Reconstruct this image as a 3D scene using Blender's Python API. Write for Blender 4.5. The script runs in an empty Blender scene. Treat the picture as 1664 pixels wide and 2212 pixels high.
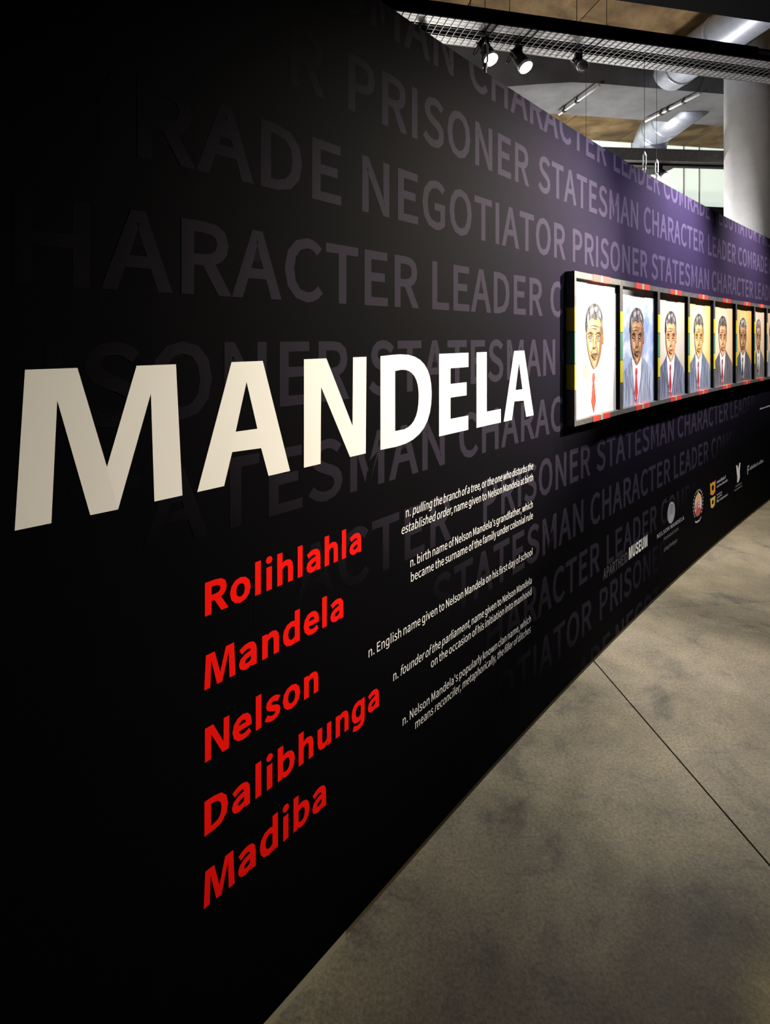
import bpy, bmesh, math, random
from mathutils import Vector, Matrix
from mathutils.geometry import tessellate_polygon

# ------------------------------------------------------------------ camera, world, exposure, main lights
scn = bpy.context.scene
COL = scn.collection
EYE = 1.622
cam_d = bpy.data.cameras.new('camera')
cam_d.sensor_fit = 'HORIZONTAL'; cam_d.sensor_width = 36.0
cam_d.lens = 36.0 * 1210.0 / 1664.0
cam_d.shift_y = -(1106.0 - 727.35) / 1664.0
cam_d.clip_start = 0.05; cam_d.clip_end = 100
cam = bpy.data.objects.new('camera', cam_d); COL.objects.link(cam)
cam.location = (0, 0, EYE); cam.rotation_euler = (math.pi / 2, 0, 0)
scn.camera = cam
scn.view_settings.view_transform = 'Standard'
scn.view_settings.look = 'None'
scn.view_settings.gamma = 1.0
scn.view_settings.use_curve_mapping = False
scn.view_settings.exposure = 0.0
w = bpy.data.worlds.new('world'); scn.world = w; w.use_nodes = True
w.node_tree.nodes['Background'].inputs[0].default_value = (0.55, 0.6, 0.7, 1)
w.node_tree.nodes['Background'].inputs[1].default_value = 0.010

def spot(name, loc, target, power, angle, blend, color=(1, 1, 1), size=0.04):
    d = bpy.data.lights.new(name, 'SPOT'); d.energy = power; d.spot_size = math.radians(angle)
    d.spot_blend = blend; d.color = color; d.shadow_soft_size = size
    o = bpy.data.objects.new(name, d); COL.objects.link(o); o.location = loc
    o.rotation_euler = (Vector(target) - Vector(loc)).to_track_quat('-Z', 'Y').to_euler()
    return o
def point(name, loc, power, color, size=0.12):
    d = bpy.data.lights.new(name, 'POINT'); d.energy = power; d.color = color; d.shadow_soft_size = size
    o = bpy.data.objects.new(name, d); COL.objects.link(o); o.location = loc
    return o
# spotlights in front of the wall, just outside the picture
spot('title_lamp_light', (3.18, 2.70, 2.9), (0.52, 2.22, 1.76), 2000, 43, 1.0, (1.0, 0.90, 0.74))
spot('portrait_lamp_light', (1.55, 2.22, 3.3), (1.02, 2.78, 1.62), 150, 88, 1.0, (0.96, 0.97, 1.0))
spot('portrait_lamp_light', (2.57, 3.30, 3.3), (1.90, 3.68, 1.76), 620, 88, 1.0, (1.0, 0.93, 0.95))
spot('portrait_lamp_light', (3.72, 4.41, 3.3), (3.20, 4.96, 1.80), 440, 88, 1.0, (1.0, 0.92, 0.85))
spot('side_lamp_light', (1.75, 0.70, 3.3), (1.31, 1.07, 0.0), 170, 18, 0.3, (1.0, 0.86, 0.52))
spot('floor_fill_light', (1.85, 2.35, 3.4), (0.95, 2.50, 0.0), 140, 38, 1.0, (1.0, 0.95, 0.85))  # added fill spot, brightens the floor below the first portraits
# added fill lights hidden behind the wall, brightening ceiling, beam and column
point('hall_fill_light', (0.4, 4.3, 2.4), 110, (1.0, 0.95, 0.88))
point('hall_fill_light', (2.55, 5.7, 1.9), 120, (1.0, 0.98, 0.98))
point('hall_fill_light', (2.6, 8.0, 2.4), 270, (1.0, 0.95, 0.88))


# ------------------------------------------------------------------ helpers
def newmat(name, color, rough=0.6, metal=0.0, spec=0.5):
    m = bpy.data.materials.new(name); m.use_nodes = True
    b = m.node_tree.nodes['Principled BSDF']
    b.inputs['Base Color'].default_value = (*color, 1); b.inputs['Roughness'].default_value = rough
    b.inputs['Metallic'].default_value = metal; b.inputs['Specular IOR Level'].default_value = spec
    return m

def noisy(name, stops, scale=3.0, detail=8, rough=0.7, dist=0.0, metal=0.0, spec=0.5, bump=0.0, bscale=60, stretch=(1, 1, 1), nrough=0.6):
    """procedural colour: noise -> ramp (stops = [(pos, rgb)...])"""
    m = newmat(name, stops[0][1], rough, metal, spec)
    nt = m.node_tree; N = nt.nodes; L = nt.links; b = N['Principled BSDF']
    tc = N.new('ShaderNodeTexCoord'); mp = N.new('ShaderNodeMapping'); mp.inputs['Scale'].default_value = stretch
    no = N.new('ShaderNodeTexNoise'); no.inputs['Scale'].default_value = scale; no.inputs['Detail'].default_value = detail
    no.inputs['Roughness'].default_value = nrough; no.inputs['Distortion'].default_value = dist
    r = N.new('ShaderNodeValToRGB'); e = r.color_ramp.elements
    while len(e) < len(stops): e.new(0.5)
    for i, (p, c) in enumerate(stops):
        e[i].position = p; e[i].color = (*c, 1)
    L.new(tc.outputs['Object'], mp.inputs[0]); L.new(mp.outputs[0], no.inputs['Vector'])
    L.new(no.outputs['Fac'], r.inputs[0]); L.new(r.outputs[0], b.inputs['Base Color'])
    if bump:
        n2 = N.new('ShaderNodeTexNoise'); n2.inputs['Scale'].default_value = bscale; n2.inputs['Detail'].default_value = 4
        bp = N.new('ShaderNodeBump'); bp.inputs['Strength'].default_value = bump; bp.inputs['Distance'].default_value = 0.01
        L.new(mp.outputs[0], n2.inputs['Vector']); L.new(n2.outputs['Fac'], bp.inputs['Height']); L.new(bp.outputs[0], b.inputs['Normal'])
    return m

def emit(name, color, strength):
    m = newmat(name, color, 0.3)
    b = m.node_tree.nodes['Principled BSDF']
    b.inputs['Emission Color'].default_value = (*color, 1); b.inputs['Emission Strength'].default_value = strength
    return m

def link(name, me, mat, parent=None, smooth=False):
    o = bpy.data.objects.new(name, me); COL.objects.link(o)
    if mat is not None and not me.materials: me.materials.append(mat)
    if smooth:
        for p in me.polygons: p.use_smooth = True
    if parent is not None: o.parent = parent
    return o

def obj(name, bm, mat, parent=None, smooth=False):
    me = bpy.data.meshes.new(name); bmesh.ops.recalc_face_normals(bm, faces=bm.faces)
    bm.to_mesh(me); bm.free()
    return link(name, me, mat, parent, smooth)

def thing(name, label, cat, loc=(0, 0, 0), rotz=0.0, group=None):
    o = bpy.data.objects.new(name, None); COL.objects.link(o)
    o.location = loc; o.rotation_euler = (0, 0, rotz); o.empty_display_size = 0.1
    o['label'] = label; o['category'] = cat
    if group: o['group'] = group
    return o

def tag(o, label, cat, group=None):
    o['label'] = label; o['category'] = cat
    if group: o['group'] = group
    return o

def struct(o, label, cat='structure'):
    o['kind'] = 'structure'; o['label'] = label; o['category'] = cat
    return o

def box(bm, a, b, M=None):
    vs = [bm.verts.new((x, y, z)) for z in (a[2], b[2]) for y in (a[1], b[1]) for x in (a[0], b[0])]
    for f in ((0, 2, 3, 1), (4, 5, 7, 6), (0, 1, 5, 4), (2, 6, 7, 3), (0, 4, 6, 2), (1, 3, 7, 5)):
        bm.faces.new([vs[i] for i in f])
    if M is not None:
        for v in vs: v.co = M @ v.co
    return vs

def tube(bm, path, rad, n=16, caps=True):
    """sweep circles of radius rad (number or list) along path points"""
    path = [Vector(p) for p in path]; rings = []
    for i, p in enumerate(path):
        t = (path[min(i + 1, len(path) - 1)] - path[max(i - 1, 0)]).normalized()
        up = Vector((0, 0, 1)) if abs(t.z) < 0.9 else Vector((0, 1, 0))
        a = t.cross(up).normalized(); c = t.cross(a)
        r = rad[i] if isinstance(rad, (list, tuple)) else rad
        rings.append([bm.verts.new(p + a * (r * math.cos(2 * math.pi * k / n)) + c * (r * math.sin(2 * math.pi * k / n))) for k in range(n)])
    for r0, r1 in zip(rings, rings[1:]):
        for k in range(n): bm.faces.new((r0[k], r0[(k + 1) % n], r1[(k + 1) % n], r1[k]))
    if caps:
        bm.faces.new(rings[0][::-1]); bm.faces.new(rings[-1])
    return rings

# ------------------------------------------------------------------ materials
def lit_wall_print(name, letters):
    # dark print; purple lamp light painted into its upper right, words a lighter tint
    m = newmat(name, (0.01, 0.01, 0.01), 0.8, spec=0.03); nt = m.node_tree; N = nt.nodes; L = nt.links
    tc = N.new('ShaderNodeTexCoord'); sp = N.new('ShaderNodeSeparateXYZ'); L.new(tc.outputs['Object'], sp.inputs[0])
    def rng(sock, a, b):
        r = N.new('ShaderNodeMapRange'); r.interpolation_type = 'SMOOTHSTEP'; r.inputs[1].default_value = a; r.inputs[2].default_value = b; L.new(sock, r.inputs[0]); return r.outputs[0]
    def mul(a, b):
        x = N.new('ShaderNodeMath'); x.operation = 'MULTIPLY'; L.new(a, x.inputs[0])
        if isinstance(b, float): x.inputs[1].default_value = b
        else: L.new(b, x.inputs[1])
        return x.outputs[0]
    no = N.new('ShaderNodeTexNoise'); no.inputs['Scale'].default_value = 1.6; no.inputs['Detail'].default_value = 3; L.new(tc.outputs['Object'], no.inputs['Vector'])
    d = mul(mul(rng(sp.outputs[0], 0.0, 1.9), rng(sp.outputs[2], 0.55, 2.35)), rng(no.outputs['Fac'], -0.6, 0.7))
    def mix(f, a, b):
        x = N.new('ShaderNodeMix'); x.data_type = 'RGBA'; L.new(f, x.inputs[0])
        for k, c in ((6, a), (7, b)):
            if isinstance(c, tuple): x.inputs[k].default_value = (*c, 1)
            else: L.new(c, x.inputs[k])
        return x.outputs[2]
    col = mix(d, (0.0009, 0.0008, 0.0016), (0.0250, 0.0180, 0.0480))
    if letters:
        at = N.new('ShaderNodeAttribute'); at.attribute_name = 'ink'  # per-vertex fade: print fade plus painted light falloff
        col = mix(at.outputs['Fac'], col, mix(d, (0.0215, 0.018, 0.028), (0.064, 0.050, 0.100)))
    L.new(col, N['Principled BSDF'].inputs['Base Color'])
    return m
M_wall = lit_wall_print('lit_wall_print', False)
M_bg = lit_wall_print('lit_faint_print', True)
M_white = newmat('white_vinyl', (0.80, 0.78, 0.74), 0.55, spec=0.3)
M_small = newmat('small_white_print', (0.72, 0.71, 0.70), 0.6, spec=0.3)
M_red = newmat('red_vinyl', (0.86, 0.006, 0.003), 0.7, spec=0.05)
M_greyprint = newmat('grey_print', (0.034, 0.030, 0.036), 0.6)
M_midprint = newmat('mid_grey_print', (0.35, 0.35, 0.37), 0.6)
M_gap_shade = noisy('gap_shade_brown', [(0.35, (0.15, 0.11, 0.05)), (0.65, (0.24, 0.18, 0.09))], scale=6, rough=0.7)
M_lit_edge = newmat('pale_lit_edge', (0.42, 0.39, 0.28), 0.5)
M_frame = noisy('dark_frame', [(0.3, (0.060, 0.058, 0.058)), (0.7, (0.11, 0.105, 0.10))], scale=40, rough=0.5)
M_black = newmat('black_metal', (0.012, 0.012, 0.014), 0.45)
M_matte = newmat('matte_black', (0.003, 0.003, 0.004), 0.8, spec=0.02)
M_blackwire = newmat('black_wire', (0.02, 0.02, 0.02), 0.5)
M_greybar = noisy('grey_galvanised', [(0.3, (0.15, 0.15, 0.155)), (0.7, (0.26, 0.26, 0.27))], scale=30, rough=0.5, metal=0.2)
M_wire = newmat('mesh_wire', (0.12, 0.12, 0.12), 0.5, metal=0.2)
M_duct = noisy('spiral_duct', [(0.3, (0.42, 0.47, 0.58)), (0.7, (0.56, 0.61, 0.74))], scale=12, rough=0.4, metal=0.55)
M_beam = noisy('dark_concrete', [(0.3, (0.095, 0.098, 0.108)), (0.7, (0.155, 0.16, 0.175))], scale=3, rough=0.85, bump=0.2)
M_ceil = noisy('stained_ceiling', [(0.30, (0.035, 0.019, 0.004)), (0.45, (0.105, 0.060, 0.018)), (0.58, (0.165, 0.105, 0.042)), (0.72, (0.26, 0.19, 0.10))], scale=2.2, detail=10, rough=0.85, dist=0.6, bump=0.15)
M_col = noisy('pale_concrete', [(0.3, (0.62, 0.62, 0.63)), (0.7, (0.78, 0.78, 0.79))], scale=4, rough=0.8, bump=0.1)
M_wallback = noisy('far_wall', [(0.3, (0.30, 0.27, 0.22)), (0.7, (0.42, 0.38, 0.32))], scale=2, rough=0.85)
M_window = emit('daylight_pane', (0.86, 0.97, 0.86), 0.74)
M_whitepipe = newmat('white_conduit', (0.75, 0.75, 0.75), 0.5)
M_steel = newmat('bright_steel', (0.75, 0.76, 0.80), 0.3, metal=0.8)
M_lens = emit('lamp_lens', (0.92, 0.95, 1.0), 14.0)

def concrete_floor():
    m = newmat('polished_concrete', (0.3, 0.28, 0.24), 0.55, spec=0.3)
    nt = m.node_tree; N = nt.nodes; L = nt.links; b = N['Principled BSDF']
    tc = N.new('ShaderNodeTexCoord')
    def nz(scale, detail, rough, dist=0.0):
        n = N.new('ShaderNodeTexNoise'); n.inputs['Scale'].default_value = scale; n.inputs['Detail'].default_value = detail
        n.inputs['Roughness'].default_value = rough; n.inputs['Distortion'].default_value = dist
        L.new(tc.outputs['Object'], n.inputs['Vector']); return n
    def ramp(n, stops):
        r = N.new('ShaderNodeValToRGB'); e = r.color_ramp.elements
        while len(e) < len(stops): e.new(0.5)
        for i, (p, c) in enumerate(stops): e[i].position = p; e[i].color = (*c, 1)
        L.new(n.outputs['Fac'], r.inputs[0]); return r
    big = ramp(nz(1.1, 6, 0.6, 0.5), [(0.34, (0.115, 0.10, 0.062)), (0.5, (0.21, 0.182, 0.117)), (0.68, (0.29, 0.25, 0.172))])
    mid = ramp(nz(3.4, 12, 0.74, 0.4), [(0.33, (0.34, 0.37, 0.44)), (0.47, (0.84, 0.85, 0.88)), (0.58, (1.0, 0.99, 0.97)), (0.72, (1.25, 1.2, 1.12))])
    fine = ramp(nz(95, 8, 0.8), [(0.34, (0.42, 0.42, 0.42)), (0.66, (1.55, 1.55, 1.55))])
    def mul(a, c, f):
        x = N.new('ShaderNodeMix'); x.data_type = 'RGBA'; x.blend_type = 'MULTIPLY'; x.inputs[0].default_value = f
        L.new(a, x.inputs[6]); L.new(c, x.inputs[7]); return x.outputs[2]
    L.new(mul(mul(big.outputs[0], mid.outputs[0], 0.85), fine.outputs[0], 0.8), b.inputs['Base Color'])
    return m
M_floor = concrete_floor()
M_gap = newmat('dark_joint', (0.02, 0.02, 0.015), 0.9)

# ------------------------------------------------------------------ the curved wall: plan line (x, y) by arc length s
PLAN = [(-0.8898, -0.5956, 0.9713),
(-0.7698, -0.5097, 1.0551),
(-0.6498, -0.4273, 1.1423),
(-0.5298, -0.347, 1.2315),
(-0.4098, -0.2678, 1.3216),
(-0.2898, -0.1892, 1.4123),
(-0.1698, -0.1109, 1.5032),
(-0.0498, -0.0325, 1.5941),
(0.0702, 0.0459, 1.6849),
(0.1902, 0.1246, 1.7756),
(0.3102, 0.2035, 1.8659),
(0.4302, 0.2827, 1.9561),
(0.5502, 0.3622, 2.046),
(0.6702, 0.442, 2.1356),
(0.7902, 0.5221, 2.2249),
(0.9102, 0.6026, 2.314),
(1.0302, 0.6833, 2.4028),
(1.1502, 0.7643, 2.4913),
(1.2702, 0.8456, 2.5795),
(1.3902, 0.9272, 2.6675),
(1.5102, 1.0091, 2.7553),
(1.6302, 1.0912, 2.8428),
(1.7502, 1.1736, 2.93),
(1.8702, 1.2562, 3.0171),
(1.9902, 1.339, 3.1039),
(2.1102, 1.4221, 3.1905),
(2.2302, 1.5054, 3.2769),
(2.3502, 1.5889, 3.3631),
(2.4702, 1.6726, 3.4491),
(2.5902, 1.7565, 3.5349),
(2.7102, 1.8406, 3.6205),
(2.8302, 1.9248, 3.7059),
(2.9502, 2.0093, 3.7912),
(3.0702, 2.0939, 3.8762),
(3.1902, 2.1787, 3.9611),
(3.3102, 2.2637, 4.0459),
(3.4302, 2.3488, 4.1305),
(3.5502, 2.434, 4.2149),
(3.6702, 2.5195, 4.2992),
(3.7902, 2.605, 4.3833),
(3.9102, 2.6907, 4.4673),
(4.0302, 2.7766, 4.5512),
(4.1502, 2.8626, 4.6349),
(4.2702, 2.9487, 4.7185),
(4.3902, 3.0349, 4.8019),
(4.5102, 3.1213, 4.8852),
(4.6302, 3.2078, 4.9684),
(4.7502, 3.2944, 5.0515),
(4.8702, 3.3811, 5.1344),
(4.9902, 3.4679, 5.2173),
(5.1102, 3.5548, 5.3),
(5.2302, 3.6419, 5.3826),
(5.3502, 3.729, 5.4651),
(5.4629, 3.811, 5.5424)]          # (s, x, y)
def wpt(s):
    P = PLAN
    if s <= P[0][0]: i = 0
    elif s >= P[-1][0]: i = len(P) - 2
    else:
        lo, hi = 0, len(P) - 1
        while hi - lo > 1:
            mid = (lo + hi) // 2
            if P[mid][0] <= s: lo = mid
            else: hi = mid
        i = lo
    a, b = P[i], P[i + 1]; t = (s - a[0]) / (b[0] - a[0])
    tx, ty = b[1] - a[1], b[2] - a[2]; n = math.hypot(tx, ty)
    return a[1] + t * tx, a[2] + t * ty, tx / n, ty / n
def won(s, z, d=0.0):
    """point on the wall at arc length s, height z, d metres proud of the face"""
    x, y, tx, ty = wpt(s)
    return Vector((x + ty * d, y - tx * d, z))

WALL_B, WALL_T = 0.022, 0.022 + 1.6 * 1.6061
def wall_slab(s0, s1, z0, z1, d0, d1, step=0.1):
    n = max(1, int(math.ceil((s1 - s0) / step))); bm = bmesh.new(); rows = []
    for i in range(n + 1):
        s = s0 + (s1 - s0) * i / n
        rows.append([bm.verts.new(won(s, z, d)) for z, d in ((z0, d1), (z1, d1), (z1, d0), (z0, d0))])
    for a, b in zip(rows, rows[1:]):
        for k in range(4): bm.faces.new((a[k], a[(k + 1) % 4], b[(k + 1) % 4], b[k]))
    bm.faces.new(rows[0]); bm.faces.new(rows[-1][::-1])
    return bm
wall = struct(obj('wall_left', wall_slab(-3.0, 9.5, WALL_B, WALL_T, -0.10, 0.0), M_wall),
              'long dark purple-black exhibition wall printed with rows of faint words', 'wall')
base = struct(obj('shade_strip_left', wall_slab(-0.16, 9.4, 0.0, WALL_B, -0.09, -0.006), M_gap_shade), 'thin brown strip coloured as the shaded gap under the dark wall', 'shade_strip')  # brown strip standing in for the shadow under the wall foot
trim = struct(obj('lit_edge_1', wall_slab(-2.9, -0.162, 0.0, WALL_B, -0.09, 0.0), M_lit_edge), 'pale strip coloured as the lit edge along the near foot of the dark wall', 'trim')  # pale colour stands in for the bright lit line at the foot

# ------------------------------------------------------------------ floor
A = Vector((-0.1245, 0.9922, 0)); Bd = Vector((0.9922, 0.1245, 0))
J = Vector((1.046, 2.793, 0))
floor_bm = bmesh.new(); box(floor_bm, (-9, -6, -0.12), (16, 17, -0.012))
floor = struct(obj('floor', floor_bm, M_gap), 'worn grey-beige polished concrete floor with cut joints', 'floor')
def slab(a0, a1, b0, b1):
    bm = bmesh.new()
    q = [J + A * a + Bd * b for a, b in ((a0, b0), (a0, b1), (a1, b1), (a1, b0))]
    lo = [bm.verts.new((p.x, p.y, -0.012)) for p in q]; hi = [bm.verts.new((p.x, p.y, 0.0)) for p in q]
    bm.faces.new(hi); bm.faces.new(lo[::-1])
    for k in range(4): bm.faces.new((lo[k], lo[(k + 1) % 4], hi[(k + 1) % 4], hi[k]))
    return obj('floor_slab', bm, M_floor, floor)
CR = 0.476
slab(-7.5, 12, -6.5, -0.0035)
slab(-7.5, CR - 0.0008, 0.0035, 3.6); slab(CR + 0.0008, 6.2, 0.0035, 3.6)
slab(-7.5, 6.2, 3.607, 12); slab(6.207, 12, 0.0035, 12)

# ------------------------------------------------------------------ ceiling, beam, far wall, window, column
CZ = EYE + 3.26
R10 = math.radians(10.0)
def rot10(p, o=(2.38, 6.30)):
    c, s = math.cos(R10), math.sin(R10)
    return Vector((o[0] + c * p[0] - s * p[1], o[1] + s * p[0] + c * p[1], p[2]))
bm = bmesh.new(); vs = box(bm, (-9, -9, CZ + 0.02), (12, 3.3, CZ + 0.25))
for v in vs: v.co = rot10(v.co)
ceil = struct(obj('ceiling', bm, M_gap), 'brown stained off-shutter concrete ceiling', 'ceiling')
bm = bmesh.new(); box(bm, (0, 0, 0), (1.21, 2.42, 0.02)); pme = bpy.data.meshes.new('ceiling_panel'); bm.to_mesh(pme); bm.free(); pme.materials.append(M_ceil)
for i in range(17):
    for j in range(-4, 1):
        y = 0.84 + (j) * 2.43 if j < 0 else 0.84
        o = bpy.data.objects.new('ceiling_panel', pme); COL.objects.link(o); o.parent = ceil
        o.location = rot10((-9 + 1.222 * i, y, CZ)); o.rotation_euler = (0, 0, R10)

bm = bmesh.new()      # downstand beam with a haunch towards its left end
xs = [-6, -3, -1.9, -1.5, -1.1, -0.7, -0.3, 0, 0.5, 8.5]; rows = []
for x in xs:
    hz = max(0.0, min(1.0, (-0.05 - x) / 1.5)); hz = hz * hz * (3 - 2 * hz)
    zb = EYE + 2.85 - 0.16 * hz
    rows.append([bm.verts.new(rot10(p)) for p in ((x, 0, zb), (x, 0.88, zb), (x, 0.88, CZ + 0.02), (x, 0, CZ + 0.02))])
for a, b in zip(rows, rows[1:]):
    for k in range(4): bm.faces.new((a[k], a[(k + 1) % 4], b[(k + 1) % 4], b[k]))
bm.faces.new(rows[0]); bm.faces.new(rows[-1][::-1])
struct(obj('trim_2', bm, M_beam), 'deep dark concrete beam crossing under the brown ceiling', 'beam')

bm = bmesh.new(); vs = box(bm, (-9, 2.72, 0), (12, 2.95, EYE + 2.10))
for v in vs: v.co = rot10(v.co)
struct(obj('wall_back', bm, M_wallback), 'dim beige wall below the bright window at the far end', 'wall')
win = struct(thing('window_1', 'tall bright white window band behind the concrete column', 'window'), 'tall bright white window band behind the concrete column', 'window')
def wbox(name, a, b, mat, parent):
    bm = bmesh.new(); vs = box(bm, a, b)
    for v in vs: v.co = rot10(v.co)
    return obj(name, bm, mat, parent)
wbox('window_sill', (-5, 2.55, EYE + 2.05), (8, 2.95, EYE + 2.19), M_black, win)
px = -5.0; widths = [0.86, 0.34, 0.12, 0.52, 0.30]; k = 0
while px < 8:
    wd = widths[k % 5]; k += 1
    wbox('window_pane', (px, 2.76, EYE + 2.19), (px + wd - 0.014, 2.80, CZ - 0.002), M_window, win)
    wbox('window_mullion', (px + wd - 0.014, 2.74, EYE + 2.19), (px + wd, 2.82, CZ - 0.002), M_wallback, win)
    px += wd
bm = bmesh.new(); tube(bm, [(3.83, 5.85, 0), (3.83, 5.85, 2.4), (3.83, 5.85, CZ)], 0.25, 40)
column = struct(obj('column_1', bm, M_col, smooth=False), 'round pale concrete column behind the wall at the right', 'column')
for p in column.data.polygons: p.use_smooth = abs(p.normal.z) < 0.5

# ------------------------------------------------------------------ overhead services
def duct(label, path, r, seams):
    d = thing('air_duct', label, 'duct')
    bm = bmesh.new(); tube(bm, path, r, 32); obj('duct_pipe', bm, M_duct, d, True)
    for (p, q) in seams:
        bm = bmesh.new(); tube(bm, [p, q], r + 0.008, 32); obj('duct_collar', bm, M_duct, d, True)
    return d
def along(p, q, t): return tuple(a + (b - a) * t for a, b in zip(p, q))
a, b = (3.62, 3.6, EYE + 3.0), (3.235, 6.36, EYE + 3.0)
duct('silver round air duct running into the dark beam at upper right', [a, along(a, b, 0.3), along(a, b, 0.7), b], 0.21, [(along(a, b, t), along(a, b, t + 0.012)) for t in (0.25, 0.48, 0.70, 0.93)])
p0, p1 = (3.93, 7.1, EYE + 3.0), (3.93, 8.05, EYE + 3.0)
path = [p0, along(p0, p1, 0.6), p1]
for k in range(1, 9):
    t = k / 8 * math.pi / 2
    path.append((3.93 + 0.0 * math.sin(t), 8.05 + 0.29 * math.sin(t), EYE + 3.0 - 0.29 * (1 - math.cos(t))))
path += [(3.93, 8.34, EYE + 2.66), (3.93, 8.34, EYE + 2.55)]
d2 = duct('silver air duct with elbow turning down above the far rail', path, 0.235, [((3.93, 7.75, EYE + 3.0), (3.93, 7.79, EYE + 3.0)), (p1, (3.93, 8.09, EYE + 3.0)), ((3.93, 8.34, EYE + 2.70), (3.93, 8.34, EYE + 2.66))])
bm = bmesh.new(); tube(bm, [(3.93, 8.34, EYE + 2.56), (3.93, 8.34, EYE + 2.53), (3.93, 8.34, EYE + 2.50)], [0.24, 0.36, 0.35], 32); obj('round_diffuser', bm, M_black, d2, True)

def conduit(label, p, q, clamps):
    d = thing('conduit_pipe', label, 'pipe')
    bm = bmesh.new(); tube(bm, [p, q], 0.016, 12); obj('pipe', bm, M_whitepipe, d, True)
    for t in clamps:
        bm = bmesh.new(); c = Vector(along(p, q, t)); tube(bm, [along(p, q, t - 0.015), along(p, q, t + 0.015)], 0.028, 12)
        tube(bm, [c, c + Vector((0, 0, 0.06))], 0.008, 6); obj('pipe_clamp', bm, M_black, d)
conduit('white conduit pipe under the beam, nearer the two lit spotlights', (2.385, 6.24, EYE + 2.80), (2.19, 7.05, EYE + 2.80), (0.52, 0.85))
conduit('white conduit pipe with dark clamps under the beam beside the column', (3.63, 6.45, EYE + 2.80), (3.385, 7.28, EYE + 2.80), (0.27, 0.55, 0.68))

# lighting rails with wire mesh undersides
def rail(label, origin, ang, x0, x1, dz, width, face, top_end=None, mesh=True, flange=None):
    flange = flange or M_greybar
    M = Matrix.Translation((origin[0], origin[1], EYE + dz)) @ Matrix.Rotation(ang, 4, 'Z')
    r = thing('lighting_rail', label, 'rail', M.translation, ang)
    def part(name, a, b, mat):
        bm = bmesh.new(); box(bm, a, b); return obj(name, bm, mat, r)
    part('front_rail', (x0, -0.012, 0), (top_end or x1, 0.0, face), M_matte if mesh else M_frame)
    part('top_plate', (x0, 0.0, face - 0.012), (x1, width, face), M_matte)
    part('front_flange', (x0, 0.0, 0), (x1, width * 0.30, 0.012), flange)
    part('rear_flange', (x0, width * 0.72, 0), (x1, width, 0.012), flange)
    part('light_track', (x0, width * 0.44, 0.012), (x1, width * 0.58, 0.035), M_matte)
    part('rear_rail', (x0, width, 0), (x1, width + 0.012, face), M_black)
    if mesh:
        bm = bmesh.new(); x = x0
        while x < x1:
            box(bm, (x, -0.004, -0.005), (x + 0.0035, width + 0.004, -0.001)); x += 0.042
        for k in range(7):
            y = width * (k + 0.5) / 7; box(bm, (x0, y - 0.0012, -0.001), (x1, y + 0.0012, 0.0))
        m = obj('wire_mesh', bm, M_wire, r); m['kind'] = 'stuff'
    return r, M
R1, MR1 = rail('near black and grey lighting rail with wire mesh carrying the spotlights', (1.0966, 3.252), math.radians(13.1), -2.2, 3.4, 1.75, 0.25, 0.078, top_end=1.29)
R2, MR2 = rail('far dark lighting rail in front of the bright window', (2.70, 5.92), math.radians(5.0), -2.5, 2.2, 1.86, 0.20, 0.13, mesh=False, flange=M_black)
bm = bmesh.new(); vs = box(bm, (-4.0, -1.1, EYE + 2.20), (5.5, 0.0, EYE + 2.5))
for v in vs:
    c, s = math.cos(math.radians(12.5)), math.sin(math.radians(12.5)); x, y, z = v.co
    v.co = (2.0 + c * x - s * y, 3.77 + s * x + c * y, z)
tag(obj('black_bulkhead', bm, M_matte), 'black overhead bulkhead cutting the top right corner', 'bulkhead')

# hanging wires
def wire(label, p, q, r=0.002, mat=None, name='suspension_wire'):
    bm = bmesh.new(); tube(bm, [p, q], r, 8)
    return tag(obj(name, bm, mat or M_blackwire), label, 'wire')
for i, (xl, lab) in enumerate(((-0.62, 'leftmost thin black wire holding up the near lighting rail'), (-0.38, 'thin black wire above the first lit spotlight'), (0.05, 'thin black wire above the near rail, right of both lit spotlights'), (0.25, 'rightmost thin black wire holding up the near lighting rail'))):
    p = MR1 @ Vector((xl, 0.05, 0.078)); wire(lab, p, Vector((p.x, p.y, CZ - 0.001)))
p = MR2 @ Vector((-0.55, 0.1, 0.13)); wire('thin black wire holding up the far lighting rail', p, Vector((p.x, p.y, CZ - 0.001)))

def hanger(s, label, length):
    t = thing('wall_hanger', label, 'hanger', won(s, WALL_T, -0.05), 0, 'steel hangers on the wall top')
    bm = bmesh.new()
    tube(bm, [(0, 0, 0.0), (0, 0, 0.06)], 0.006, 10); tube(bm, [(0, 0, 0.06), (0.0, 0, 0.075)], 0.010, 10); obj('hook_bolt', bm, M_steel, t)
    bm = bmesh.new()
    for sx in (-1, 1): tube(bm, [(0, 0, 0.07), (sx * 0.009, 0, 0.085), (sx * 0.009, 0, 0.145), (0, 0, 0.165)], 0.0035, 8)
    obj('turnbuckle', bm, M_steel, t)
    bm = bmesh.new(); tube(bm, [(0, 0, 0.16), (0, 0, length)], 0.0014, 6); obj('cable', bm, M_blackwire, t)
hanger(0.638, 'bright steel hanger on the wall top below the first lit spotlight', 0.60)
hanger(2.4079, 'bright steel hanger on the wall top, left of the pair near the column', 0.75)
hanger(2.6222, 'bright steel hanger on the wall top, right of the pair near the column', 0.75)

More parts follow.
